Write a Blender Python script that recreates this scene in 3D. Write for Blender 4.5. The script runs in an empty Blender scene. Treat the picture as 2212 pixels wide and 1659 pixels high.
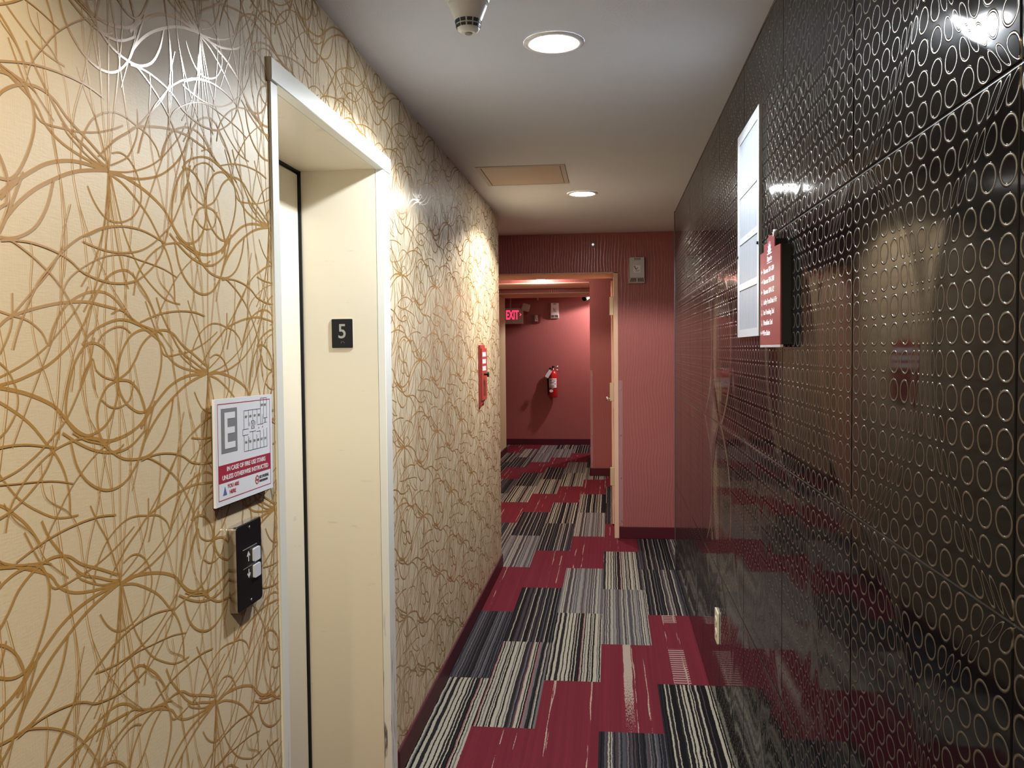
import bpy, math, random
from mathutils import Vector, Matrix
random.seed(5)
PI = math.pi
scene = bpy.context.scene
COL = scene.collection

# ------------------------------------------------------------------ camera
YAW, PITCH, ROLL, FPX = 0.1148897, 0.0401495, 0.0100473, 1840.0
EYE = Vector((0, 0, 1.5))
cy, sy = math.cos(YAW), math.sin(YAW)
r0 = Vector((cy, sy, 0)); f0 = Vector((-sy, cy, 0)); u0 = Vector((0, 0, 1))
cp, sp = math.cos(PITCH), math.sin(PITCH)
f1 = f0*cp - u0*sp; u1 = u0*cp + f0*sp
cr, sr = math.cos(ROLL), math.sin(ROLL)
r2 = r0*cr - u1*sr; u2 = u1*cr + r0*sr
cam_d = bpy.data.cameras.new('camera'); cam = bpy.data.objects.new('camera', cam_d); COL.objects.link(cam)
cam_d.sensor_fit = 'HORIZONTAL'; cam_d.sensor_width = 36.0; cam_d.lens = FPX/2212*36.0; cam_d.clip_start = 0.02
m = Matrix((( r2.x, u2.x, -f1.x, EYE.x), (r2.y, u2.y, -f1.y, EYE.y), (r2.z, u2.z, -f1.z, EYE.z), (0, 0, 0, 1)))
cam.matrix_world = m
scene.camera = cam

# ------------------------------------------------------------------ world, view
w = bpy.data.worlds.new('world'); scene.world = w; w.use_nodes = True
w.node_tree.nodes['Background'].inputs[0].default_value = (0.5, 0.5, 0.55, 1)
w.node_tree.nodes['Background'].inputs[1].default_value = 0.05
vs = scene.view_settings
vs.view_transform = 'Standard'; vs.look = 'None'; vs.gamma = 1.0; vs.use_curve_mapping = False
vs.exposure = 1.58
try:
    scene.cycles.use_denoising = True
    scene.cycles.max_bounces = 10; scene.cycles.diffuse_bounces = 6; scene.cycles.glossy_bounces = 5
    scene.cycles.sample_clamp_indirect = 6.0
    scene.cycles.caustics_reflective = False
except Exception:
    pass

# ------------------------------------------------------------------ room measures (metres)
XL, XR, H = -0.752, 0.430, 2.407
YB = -2.6                                   # wall behind the camera
YE = 5.783                                  # where both near walls end
YR, YR2 = 6.746, 7.217                      # red wall with the opening
Y2, Y2B = 10.07, 10.85                      # second red wall
Y3, Y3B = 11.30, 12.20                      # third bulkhead
YF = 13.353                                 # far wall
XP = -1.51                                  # side wall beyond the opening
# downlights: x, y, z, watts, colour, half angle
LAMPS = [(-.165, .09, H, 38, (1.0, .86, .62)), (-.160, 2.555, H, 30, (.84, .92, 1.0)), (-.155, 5.02, H, 34, (1.0, .95, .88)),
         (-.165, -2.0, H, 18, (1.0, .86, .62)), (-.55, 8.0, H, 30, (1.0, .80, .68)), (.02, 12.80, H, 32, (1.0, .84, .84))]
LAMPSPOT = (math.radians(150), .18)

# ------------------------------------------------------------------ mesh builder
ORG = {}
class MB:
    def __init__(s): s.v = []; s.f = []; s.m = []; s.sm = []
    def add(s, vs_, fs, mi=0, smooth=False):
        o = len(s.v); s.v += [tuple(p) for p in vs_]
        for f in fs: s.f.append(tuple(i+o for i in f)); s.m.append(mi); s.sm.append(smooth)
        return s
    def box(s, x0, x1, y0, y1, z0, z1, mi=0, bev=0.0):
        if x0 > x1: x0, x1 = x1, x0
        if y0 > y1: y0, y1 = y1, y0
        if z0 > z1: z0, z1 = z1, z0
        if bev <= 0:
            V = [(x, y, z) for x in (x0, x1) for y in (y0, y1) for z in (z0, z1)]
            return s.add(V, [(0, 1, 3, 2), (4, 6, 7, 5), (0, 4, 5, 1), (2, 3, 7, 6), (0, 2, 6, 4), (1, 5, 7, 3)], mi)
        b = min(bev, (x1-x0)*.45, (y1-y0)*.45, (z1-z0)*.45)
        V = []; idx = {}
        for i, x in enumerate((x0, x1)):
            for j, y in enumerate((y0, y1)):
                for k, z in enumerate((z0, z1)):
                    sx, sy_, sz = (1-2*i), (1-2*j), (1-2*k)
                    for a, p in enumerate(((x, y+sy_*b, z+sz*b), (x+sx*b, y, z+sz*b), (x+sx*b, y+sy_*b, z))):
                        idx[i, j, k, a] = len(V); V.append(p)
        g = lambda *t: idx[t]
        F = []
        for i in (0, 1): F.append((g(i,0,0,0), g(i,1,0,0), g(i,1,1,0), g(i,0,1,0)))
        for j in (0, 1): F.append((g(0,j,0,1), g(1,j,0,1), g(1,j,1,1), g(0,j,1,1)))
        for k in (0, 1): F.append((g(0,0,k,2), g(1,0,k,2), g(1,1,k,2), g(0,1,k,2)))
        for i in (0, 1):
            for j in (0, 1): F.append((g(i,j,0,0), g(i,j,1,0), g(i,j,1,1), g(i,j,0,1)))
        for i in (0, 1):
            for k in (0, 1): F.append((g(i,0,k,0), g(i,1,k,0), g(i,1,k,2), g(i,0,k,2)))
        for j in (0, 1):
            for k in (0, 1): F.append((g(0,j,k,1), g(1,j,k,1), g(1,j,k,2), g(0,j,k,2)))
        for i in (0, 1):
            for j in (0, 1):
                for k in (0, 1): F.append((g(i,j,k,0), g(i,j,k,1), g(i,j,k,2)))
        return s.add(V, F, mi)
    def cyl(s, a, b, ra, rb=None, n=24, mi=0, caps=True, smooth=True):
        rb = ra if rb is None else rb
        return s.lathe(a, b, [(0, ra), (1, rb)], n, mi, caps, smooth)
    def lathe(s, a, b, prof, n=32, mi=0, caps=True, smooth=True):
        a, b = Vector(a), Vector(b); d = b-a; L = d.length; d.normalize()
        t = Vector((0, 0, 1)) if abs(d.z) < .9 else Vector((1, 0, 0))
        p = d.cross(t).normalized(); q = d.cross(p)
        V = []; F = []
        for h_, r in prof:
            for i in range(n):
                an = 2*PI*i/n; V.append(a+d*(h_*L)+(p*math.cos(an)+q*math.sin(an))*r)
        for k in range(len(prof)-1):
            for i in range(n):
                j = (i+1) % n; F.append((k*n+i, k*n+j, (k+1)*n+j, (k+1)*n+i))
        s.add(V, F, mi, smooth)
        if caps:
            o = len(s.v)-len(V)
            s.f.append(tuple(o+i for i in range(n-1, -1, -1))); s.m.append(mi); s.sm.append(False)
            s.f.append(tuple(o+(len(prof)-1)*n+i for i in range(n))); s.m.append(mi); s.sm.append(False)
        return s
    def tube(s, pts, r, n=10, mi=0):
        P = [Vector(p) for p in pts]; V = []; F = []
        for i, p in enumerate(P):
            d = (P[min(i+1, len(P)-1)]-P[max(i-1, 0)]).normalized()
            t = Vector((0, 0, 1)) if abs(d.z) < .9 else Vector((1, 0, 0))
            a = d.cross(t).normalized(); b = d.cross(a)
            rr = r[i] if isinstance(r, (list, tuple)) else r
            for k in range(n): V.append(p+(a*math.cos(2*PI*k/n)+b*math.sin(2*PI*k/n))*rr)
        for i in range(len(P)-1):
            for k in range(n): F.append((i*n+k, i*n+(k+1) % n, (i+1)*n+(k+1) % n, (i+1)*n+k))
        F.append(tuple(range(n-1, -1, -1))); F.append(tuple((len(P)-1)*n+k for k in range(n)))
        return s.add(V, F, mi, True)
    # ---- shapes on a flat surface: frame = (origin, right, up, normal)
    def prism(s, fr, pts, d0, d1, mi=0):
        o, r, u, n = fr; N = len(pts)
        V = [o+r*x+u*y+n*d for d in (d0, d1) for x, y in pts]
        F = [tuple(range(N-1, -1, -1)), tuple(range(N, 2*N))]+[(i, (i+1) % N, N+(i+1) % N, N+i) for i in range(N)]
        return s.add(V, F, mi)
    def rect(s, fr, x0, x1, y0, y1, d0, d1, mi=0): return s.prism(fr, [(x0, y0), (x1, y0), (x1, y1), (x0, y1)], d0, d1, mi)
    def line(s, fr, a, b, wd, d0, d1, mi=0):
        dx, dy = b[0]-a[0], b[1]-a[1]; L = math.hypot(dx, dy) or 1; px, py = -dy/L*wd/2, dx/L*wd/2
        return s.prism(fr, [(a[0]-px, a[1]-py), (b[0]-px, b[1]-py), (b[0]+px, b[1]+py), (a[0]+px, a[1]+py)], d0, d1, mi)
    def text(s, fr, body, x, y, size, d, align='LEFT', xs=1.0, bold=0.0, th=.0003, mi=0):
        c = bpy.data.curves.new('t', 'FONT'); c.body = body; c.size = size; c.extrude = th; c.align_x = align; c.offset = bold; c.resolution_u = 3
        ob = bpy.data.objects.new('t', c); COL.objects.link(ob)
        me = bpy.data.meshes.new_from_object(ob.evaluated_get(bpy.context.evaluated_depsgraph_get()))
        o, r, u, n = fr
        V = [o+r*(x+v.co.x*xs)+u*(y+v.co.y)+n*(d+v.co.z) for v in me.vertices]
        s.add(V, [tuple(p.vertices) for p in me.polygons], mi)
        bpy.data.objects.remove(ob); bpy.data.curves.remove(c); bpy.data.meshes.remove(me)
        return s
    def build(s, name, mats, parent=None, label=None, kind=None):
        me = bpy.data.meshes.new(name)
        off = ORG.get(parent.name, Vector()) if parent else Vector()
        if not parent and kind is None and s.v:
            xs = [p[0] for p in s.v]; ys = [p[1] for p in s.v]; zs = [p[2] for p in s.v]
            off = Vector(((min(xs)+max(xs))/2, (min(ys)+max(ys))/2, min(zs)))
        me.from_pydata([(p[0]-off.x, p[1]-off.y, p[2]-off.z) for p in s.v], [], s.f)
        mats = mats if isinstance(mats, (list, tuple)) else [mats]
        for mt in mats: me.materials.append(mt)
        me.polygons.foreach_set('material_index', s.m); me.polygons.foreach_set('use_smooth', s.sm)
        me.update()
        ob = bpy.data.objects.new(name, me); COL.objects.link(ob)
        if parent: ob.parent = parent
        elif kind is None: ob.location = off
        ORG[ob.name] = off.copy()
        if label: ob['label'] = label
        if kind: ob['kind'] = kind
        return ob
def thing(name, label, cat, loc, group=None, kind=None):
    o = bpy.data.objects.new(name, None); COL.objects.link(o); o.location = loc; o.empty_display_size = .05
    ORG[o.name] = Vector(loc)
    if kind: o['kind'] = kind
    else: o['label'] = label; o['category'] = cat
    if group: o['group'] = group
    return o
def tag(o, label, cat, group=None):
    o['label'] = label; o['category'] = cat
    if group: o['group'] = group
    return o
V3 = Vector
def frame_left(y0, z0, x=XL): return (V3((x, y0, z0)), V3((0, 1, 0)), V3((0, 0, 1)), V3((1, 0, 0)))      # right = +Y
def frame_right(y0, z0, x=XR): return (V3((x, y0, z0)), V3((0, -1, 0)), V3((0, 0, 1)), V3((-1, 0, 0)))    # right = -Y
def frame_front(x0, y, z0): return (V3((x0, y, z0)), V3((1, 0, 0)), V3((0, 0, 1)), V3((0, -1, 0)))       # facing the camera
def circ(cx, cy_, r, n=24, a0=0, a1=2*PI, ry=None):
    ry = r if ry is None else ry
    return [(cx+r*math.cos(a0+(a1-a0)*i/n), cy_+ry*math.sin(a0+(a1-a0)*i/n)) for i in range(n)]
def rrect(x0, x1, y0, y1, r, n=5):
    P = []
    for cx, cy_, a in ((x1-r, y0+r, -PI/2), (x1-r, y1-r, 0), (x0+r, y1-r, PI/2), (x0+r, y0+r, PI)):
        for i in range(n+1): P.append((cx+r*math.cos(a+PI/2*i/n), cy_+r*math.sin(a+PI/2*i/n)))
    return P

# ------------------------------------------------------------------ materials
def mat(name, col, rough=.5, metal=0.0, spec=.5, emit=None, estr=0, trans=0, alpha=1, coat=0):
    mt = bpy.data.materials.new(name); mt.use_nodes = True
    b = mt.node_tree.nodes['Principled BSDF']
    b.inputs['Base Color'].default_value = (*col, 1); b.inputs['Roughness'].default_value = rough
    b.inputs['Metallic'].default_value = metal; b.inputs['Specular IOR Level'].default_value = spec
    b.inputs['Transmission Weight'].default_value = trans; b.inputs['Alpha'].default_value = alpha
    b.inputs['Coat Weight'].default_value = coat; b.inputs['Coat Roughness'].default_value = .08
    if emit: b.inputs['Emission Color'].default_value = (*emit, 1); b.inputs['Emission Strength'].default_value = estr
    return mt
class NT:
    def __init__(s, mt): s.t = mt.node_tree; s.b = s.t.nodes['Principled BSDF']
    def n(s, typ, **kw):
        nd = s.t.nodes.new(typ)
        for k, v in kw.items(): setattr(nd, k, v)
        return nd
    def put(s, sock, v):
        if isinstance(v, bpy.types.NodeSocket): s.t.links.new(v, sock)
        elif isinstance(v, (tuple, list)) and len(v) == 3 and sock.type == 'RGBA': sock.default_value = (*v, 1)
        else: sock.default_value = v
    def M(s, op, a, b=0.0, c=None, clamp=False):
        nd = s.n('ShaderNodeMath', operation=op, use_clamp=clamp); s.put(nd.inputs[0], a); s.put(nd.inputs[1], b)
        if c is not None: s.put(nd.inputs[2], c)
        return nd.outputs[0]
    def mix(s, f, a, b):
        nd = s.n('ShaderNodeMix', data_type='RGBA'); s.put(nd.inputs[0], f); s.put(nd.inputs[6], a); s.put(nd.inputs[7], b); return nd.outputs[2]
    def fmix(s, f, a, b): return s.M('ADD', s.M('MULTIPLY', a, s.M('SUBTRACT', 1.0, f)), s.M('MULTIPLY', b, f))
    def pos(s):
        g = s.n('ShaderNodeNewGeometry'); x = s.n('ShaderNodeSeparateXYZ'); s.t.links.new(g.outputs['Position'], x.inputs[0]); return x.outputs
    def xyz(s, x, y, z):
        c = s.n('ShaderNodeCombineXYZ'); s.put(c.inputs[0], x); s.put(c.inputs[1], y); s.put(c.inputs[2], z); return c.outputs[0]
    def noise(s, vec, scale, detail=2, out='Fac', rough=.5):
        nd = s.n('ShaderNodeTexNoise'); s.put(nd.inputs['Vector'], vec); s.put(nd.inputs['Scale'], scale); s.put(nd.inputs['Detail'], detail); s.put(nd.inputs['Roughness'], rough)
        return nd.outputs[out]
    def ramp(s, fac, stops, const=False):
        nd = s.n('ShaderNodeValToRGB'); cr_ = nd.color_ramp
        if const: cr_.interpolation = 'CONSTANT'
        while len(cr_.elements) < len(stops): cr_.elements.new(.5)
        for e, (p, c) in zip(cr_.elements, stops): e.position = p; e.color = (*c, 1)
        s.put(nd.inputs[0], fac); return nd.outputs[0]
    def sstep(s, x, a, b):
        nd = s.n('ShaderNodeMapRange', interpolation_type='SMOOTHSTEP'); s.put(nd.inputs[0], x); s.put(nd.inputs[1], a); s.put(nd.inputs[2], b)
        return nd.outputs[0]
    def bump(s, hgt, dist, strength=1.0):
        nd = s.n('ShaderNodeBump'); s.put(nd.inputs['Height'], hgt); s.put(nd.inputs['Distance'], dist); s.put(nd.inputs['Strength'], strength)
        s.t.links.new(nd.outputs[0], s.b.inputs['Normal'])

M_ = {}
M_['ceil'] = mat('ceiling_paint', (.70, .73, .80), .85)
t = NT(M_['ceil']); t.bump(t.noise(t.xyz(*t.pos()), 140, 3), .0006)
# patterned wallpaper ground: pearly linen cream
M_['paper'] = mat('cream_wallpaper', (.66, .54, .36), .52, 0.0, .28)
t = NT(M_['paper']); x, y, z = t.pos()
fib = t.noise(t.xyz(x, t.M('MULTIPLY', y, 60), t.M('MULTIPLY', z, 420)), 1.0, 3)
fib2 = t.noise(t.xyz(x, t.M('MULTIPLY', y, 420), t.M('MULTIPLY', z, 60)), 1.0, 3)
f = t.M('MULTIPLY', t.M('ADD', fib, fib2), .5)
t.put(t.b.inputs['Base Color'], t.mix(f, (.60, .49, .33), (.70, .58, .40)))
t.bump(f, .0004)
M_['line'] = mat('gold_wallpaper_line', (.48, .27, .085), .17, 0.05, 1.0)
M_['elev'] = mat('elevator_cream_enamel', (.72, .66, .49), .34, 0, .5)
t = NT(M_['elev']); x, y, z = t.pos()
sc = t.noise(t.xyz(t.M('MULTIPLY', x, 9), t.M('MULTIPLY', y, 9), t.M('MULTIPLY', z, 40)), 1.0, 4)
t.put(t.b.inputs['Base Color'], t.mix(t.M('MULTIPLY', t.sstep(sc, .66, .74), .35), (.75, .67, .52), (.45, .40, .33)))
M_['frame'] = mat('frame_pale_enamel', (.78, .77, .70), .32)
t = NT(M_['frame']); x, y, z = t.pos()
dirt = t.noise(t.xyz(t.M('MULTIPLY', x, 60), t.M('MULTIPLY', y, 90), t.M('MULTIPLY', z, 8)), 1.0, 5)
low = t.sstep(z, .75, .25)
t.put(t.b.inputs['Base Color'], t.mix(t.M('MULTIPLY', t.sstep(dirt, .56, .66), low), (.76, .75, .68), (.12, .11, .11)))
M_['maroon'] = mat('maroon_vinyl', (.075, .010, .018), .5, 0, .22)
M_['black'] = mat('black_plastic', (.006, .006, .008), .38, 0, .25)
M_['gap'] = mat('shadow_gap', (.004, .004, .004), .8)
M_['peach'] = mat('peach_paint', (.74, .47, .33), .6)
M_['gold'] = mat('plain_gold_paint', (.60, .52, .29), .6)
M_['white'] = mat('white_plastic', (.80, .81, .80), .35)
M_['whiteg'] = mat('white_gloss', (.38, .40, .42), .3)
M_['grey'] = mat('grey_plastic', (.30, .29, .29), .5)
M_['horn'] = mat('grey_beige_plastic', (.50, .48, .45), .5)
M_['chrome'] = mat('brushed_steel', (.62, .60, .57), .22, 1.0)
M_['brass'] = mat('pale_brass', (.60, .46, .29), .4, .4)
M_['redp'] = mat('red_enamel', (.52, .015, .02), .28, coat=.5)
M_['redb'] = mat('red_painted_box', (.42, .045, .035), .4)
M_['ivory'] = mat('ivory_plastic', (.74, .67, .50), .35)
M_['led'] = mat('lamp_lens', (1, 1, 1), .4, emit=(.95, .98, 1.0), estr=90)
M_['ledw'] = mat('warm_lamp_lens', (1, 1, 1), .4, emit=(1, .86, .72), estr=40)
M_['exitred'] = mat('red_lit_letters', (.9, .02, .05), .4, emit=(1, .02, .06), estr=1.1)
M_['clear'] = mat('clear_acrylic', (.85, .75, .80), .15, alpha=.09)
M_['signred'] = mat('maroon_sign_face', (.17, .020, .030), .35)
M_['btn'] = mat('button_lens', (.62, .64, .72), .3)
M_['ink'] = mat('dark_ink', (.06, .06, .07), .6)
M_['inkgrey'] = mat('grey_ink', (.20, .20, .22), .6)
M_['inkred'] = mat('red_ink', (.36, .02, .05), .5)
M_['inkblue'] = mat('blue_ink', (.10, .14, .40), .6)
M_['signwhite'] = mat('sign_white', (.80, .82, .88), .3)
M_['steelgrey'] = mat('grey_number', (.35, .34, .29), .4)

# red wallpaper with fine wavy vertical lines, glossier than the ground
def red_paper(axis):
    mt = mat('red_wallpaper_'+axis, (.30, .06, .05), .5); t = NT(mt); x, y, z = t.pos()
    a = x if axis == 'x' else y
    wob = t.noise(t.xyz(t.M('MULTIPLY', a, 4.0), 0.0, t.M('MULTIPLY', z, 2.2)), 1.0, 2)
    ph = t.M('ADD', t.M('MULTIPLY', a, 46), t.M('MULTIPLY', wob, 5.0))
    tri = t.M('ABSOLUTE', t.M('SUBTRACT', t.M('FRACT', ph), .5))
    msk = t.sstep(tri, .12, .03)
    t.put(t.b.inputs['Base Color'], t.mix(msk, (.35, .108, .100), (.285, .083, .076)))
    t.put(t.b.inputs['Roughness'], t.fmix(msk, .62, .22))
    t.put(t.b.inputs['Specular IOR Level'], t.fmix(msk, .3, 1.0))
    t.bump(msk, .0003)
    return mt
M_['redx'] = red_paper('x'); M_['redy'] = red_paper('y')

# glossy black embossed panels
PY0, PW, PH = .9627, .6202, .5988
M_['ring'] = mat('black_embossed_panel', (.01, .01, .011), .07, 0, .5)
M_['ring'].node_tree.nodes['Principled BSDF'].inputs['IOR'].default_value = 1.17
M_['groove'] = mat('panel_groove', (.055, .062, .078), .4)
t = NT(M_['ring']); x, y, z = t.pos()
s_ = t.M('FRACT', t.M('DIVIDE', t.M('SUBTRACT', y, PY0-PW*10), PW)); tt = t.M('FRACT', t.M('DIVIDE', z, PH))
q = t.M('POWER', t.M('ABSOLUTE', t.M('SUBTRACT', t.M('MULTIPLY', tt, 2.0), 1.0)), 2.3)
s1 = t.M('SUBTRACT', .40, t.M('MULTIPLY', q, .38)); s2 = t.M('ADD', .46, t.M('MULTIPLY', q, .43))
w1 = t.M('TANH', t.M('DIVIDE', t.M('SUBTRACT', s_, s1), .048)); w2 = t.M('TANH', t.M('DIVIDE', t.M('SUBTRACT', s_, s2), .048))
U = t.M('ADD', t.M('MULTIPLY', s_, 12.4), t.M('MULTIPLY', t.M('ADD', w1, w2), 0.9))
U = t.M('ADD', U, .8)
Vv = t.M('ADD', t.M('MULTIPLY', tt, 14.0), 0.0)
fu = t.M('SUBTRACT', t.M('FRACT', U), .5); fv = t.M('SUBTRACT', t.M('FRACT', Vv), .5)
rr = t.M('SQRT', t.M('ADD', t.M('MULTIPLY', fu, fu), t.M('MULTIPLY', fv, fv)))
dr = t.M('ABSOLUTE', t.M('SUBTRACT', rr, .385))
ring = t.sstep(dr, .056, .012)
soft = t.M('ADD', t.M('MULTIPLY', t.M('SUBTRACT', 2.0, t.M('ADD', t.M('MULTIPLY', w1, w1), t.M('MULTIPLY', w2, w2))), .00045), t.M('MULTIPLY', t.noise(t.xyz(x, y, z), 3.2, 1), .0013))
hgt = t.M('ADD', t.M('MULTIPLY', ring, .0011), soft)
t.bump(hgt, 1.0)
t.put(t.b.inputs['Base Color'], t.mix(ring, (.004, .004, .005), (.115, .10, .078)))
t.put(t.b.inputs['Metallic'], t.M('MULTIPLY', ring, .55))
t.put(t.b.inputs['Roughness'], t.fmix(ring, .055, .26))

# plank carpet
M_['carpet'] = mat('plank_carpet', (.2, .2, .2), .95, 0, .1)
t = NT(M_['carpet'])
uv = t.n('ShaderNodeUVMap', uv_map='UVMap'); sx = t.n('ShaderNodeSeparateXYZ'); t.t.links.new(uv.outputs[0], sx.inputs[0]); cu, cv = sx.outputs[0], sx.outputs[1]
ak = t.n('ShaderNodeAttribute', attribute_name='plank_kind'); ass = t.n('ShaderNodeAttribute', attribute_name='plank_seed')
kd = ak.outputs['Fac']; sd = ass.outputs['Fac']
px, py, pz = t.pos()
wob = t.M('ADD', t.M('MULTIPLY', t.M('SUBTRACT', t.noise(t.xyz(t.M('MULTIPLY', cu, 3), t.M('MULTIPLY', py, 9), sd), 1.0, 1), .5), .034),
          t.M('MULTIPLY', t.M('SUBTRACT', t.noise(t.xyz(t.M('MULTIPLY', cu, 40), t.M('MULTIPLY', py, 110), sd), 1.0, 1), .5), .022))
uw = t.M('ADD', cu, wob)
def cells(scale, extra):
    vo = t.n('ShaderNodeTexVoronoi', voronoi_dimensions='1D'); t.put(vo.inputs['W'], t.M('ADD', t.M('MULTIPLY', uw, scale), t.M('MULTIPLY', t.M('ADD', sd, extra), 53.7)))
    vo.inputs['Scale'].default_value = 1.0; vo.inputs['Randomness'].default_value = 1.0
    sp_ = t.n('ShaderNodeSeparateXYZ'); t.t.links.new(vo.outputs['Color'], sp_.inputs[0]); return sp_.outputs
c1 = cells(46, .0); c2 = cells(15, .31)
CR, GY, LG, PL, CH, BK, PK, BG = (.42,.39,.32), (.15,.14,.145), (.26,.25,.24), (.058,.044,.054), (.018,.016,.020), (.006,.005,.007), (.30,.12,.13), (.070,.072,.088)
R1 = t.ramp(c1[0], [(0, BK), (.34, CH), (.50, PL), (.66, BG), (.78, CR), (.90, GY)], True)          # dark with thin cream lines
R2 = t.ramp(c1[0], [(0, GY), (.22, PL), (.40, LG), (.58, BG), (.72, CR), (.86, GY)], True)          # grey
R3 = t.ramp(c1[0], [(0, CR), (.20, BK), (.40, CR), (.52, CH), (.66, GY), (.80, PK), (.86, CR), (.94, PL)], True)  # strong contrast
R4 = t.ramp(c1[0], [(0, BG), (.22, CH), (.44, PL), (.62, CR), (.74, BK), (.86, GY)], True)
R5 = t.ramp(c1[0], [(0, BK), (.30, CR), (.46, CH), (.62, BK), (.78, CR), (.92, PL)], True)          # black and cream
# red ground with faint streaks and sparse cream slubs
streak = t.noise(t.xyz(t.M('MULTIPLY', cu, 22), t.M('MULTIPLY', cv, .6), sd), 1.0, 2)
RED = t.mix(streak, (.120, .013, .024), (.210, .024, .043))
sl = t.M('MULTIPLY', t.M('GREATER_THAN', c1[1], .90), t.M('GREATER_THAN', t.noise(t.xyz(t.M('MULTIPLY', cu, 34), t.M('MULTIPLY', cv, 3.2), t.M('MULTIPLY', sd, 17)), 1.0, 1), .56))
dots = t.M('GREATER_THAN', t.noise(t.xyz(t.M('MULTIPLY', cu, 150), t.M('MULTIPLY', py, 90), 0.0), 1.0, 1), .40)
sl = t.M('MULTIPLY', sl, dots)
RED0 = t.mix(sl, RED, (.48, .36, .30))
def between(v, a, b): return t.M('MULTIPLY', t.M('GREATER_THAN', v, a), t.M('LESS_THAN', v, b))
fade = t.M('GREATER_THAN', t.noise(t.xyz(t.M('MULTIPLY', cu, 120), t.M('MULTIPLY', py, 60), 0.0), 1.0, 1), t.M('SUBTRACT', .66, t.M('MULTIPLY', cv, .62)))
band = t.M('MULTIPLY', between(uw, .42, .57), fade)
RED6 = t.mix(band, RED0, (.42, .34, .29))
hl = t.M('GREATER_THAN', t.M('FRACT', t.M('MULTIPLY', cv, 36)), .52)
dsh = t.M('MULTIPLY', t.M('MULTIPLY', between(cu, .30, .60), hl), t.M('ADD', t.M('LESS_THAN', cv, .46), t.M('GREATER_THAN', cv, .86)))
RED7 = t.mix(dsh, RED0, (.40, .29, .27))
colr = RED0
for k, c in ((1, R1), (2, R2), (3, R3), (4, R4), (5, R5), (6, RED6), (7, RED7)):
    colr = t.mix(t.M('COMPARE', kd, float(k), .4), colr, c)
pile = t.noise(t.xyz(t.M('MULTIPLY', px, 520), t.M('MULTIPLY', py, 300), 0.0), 1.0, 2)
colr2 = t.mix(t.M('MULTIPLY', t.M('SUBTRACT', .62, pile, clamp=True), 1.1), colr, (.01, .01, .01))
t.put(t.b.inputs['Base Color'], colr2)
t.bump(t.M('ADD', pile, t.M('MULTIPLY', c1[2], .5)), .003)

# ================================================================== SETTING
# ---- carpet floor, one face per plank
PL_W, PL_L, PL_C0, PL_X0 = .2535, .9966, 3.302, -.0516
KIND = {0: {-1: 4, 0: 6, 1: 2, 2: 3, 4: 1, 5: 1, 7: 3, 8: 2}, 1: {-1: 5, 0: 7, 1: 1, 2: 1}, -1: {0: 3, 1: 2, 3: 2, 4: 5, 6: 3, 7: 1},
        -2: {-2: 3, 0: 3, 1: 1, 3: 1, 4: 5, 6: 3, 7: 2}, -3: {-1: 3, 0: 4, 2: 2, 3: 1, 5: 3, 6: 1, 8: 2}, -4: {2: 1, 3: 4, 5: 3, 6: 1}}
REDM = {0: 0, 1: 0, -1: 2, -2: 2, -3: 1, -4: 1, -5: 0, -6: 0, -7: 2, -8: 2, 2: 1, 3: 1, 4: 2, 5: 2}
SEED = {}
fl = MB(); kinds = []; seeds = []; uvs = []
rs = random.Random(11)
for c in range(-13, 6):
    x0 = PL_X0+PL_W*c; x1 = x0+PL_W
    odd = (c % 2 != 0)
    for k in range(-7, 12):
        y0 = PL_C0+PL_L*(k+(.5 if odd else 0)); y1 = y0+PL_L
        y0c, y1c = max(y0, YB), min(y1, YF+.05)
        if y1c <= y0c: continue
        kd = KIND.get(c, {}).get(k)
        rm = REDM.get(c, (-c//2) % 3)
        if kd is None: kd = 0 if k % 3 == rm else rs.choice([1, 2, 3, 4, 5])
        fl.add([(x0, y0c, 0), (x1, y0c, 0), (x1, y1c, 0), (x0, y1c, 0)], [(0, 1, 2, 3)])
        kinds.append(kd); seeds.append(rs.random())
        va, vb = (y0c-y0)/PL_L, (y1c-y0)/PL_L
        uvs += [(0, va), (1, va), (1, vb), (0, vb)]
floor = fl.build('floor', M_['carpet'], kind='structure')
me = floor.data
at = me.attributes.new('plank_kind', 'FLOAT', 'FACE'); at.data.foreach_set('value', [float(k) for k in kinds])
at = me.attributes.new('plank_seed', 'FLOAT', 'FACE'); at.data.foreach_set('value', seeds)
ul = me.uv_layers.new(name='UVMap'); ul.data.foreach_set('uv', [c for p in uvs for c in p])

XW, XE = -3.3, 1.5
MB().box(XW, XE, YB, YF+.1, H, H+.1).build('ceiling', M_['ceil'], kind='structure')

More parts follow.
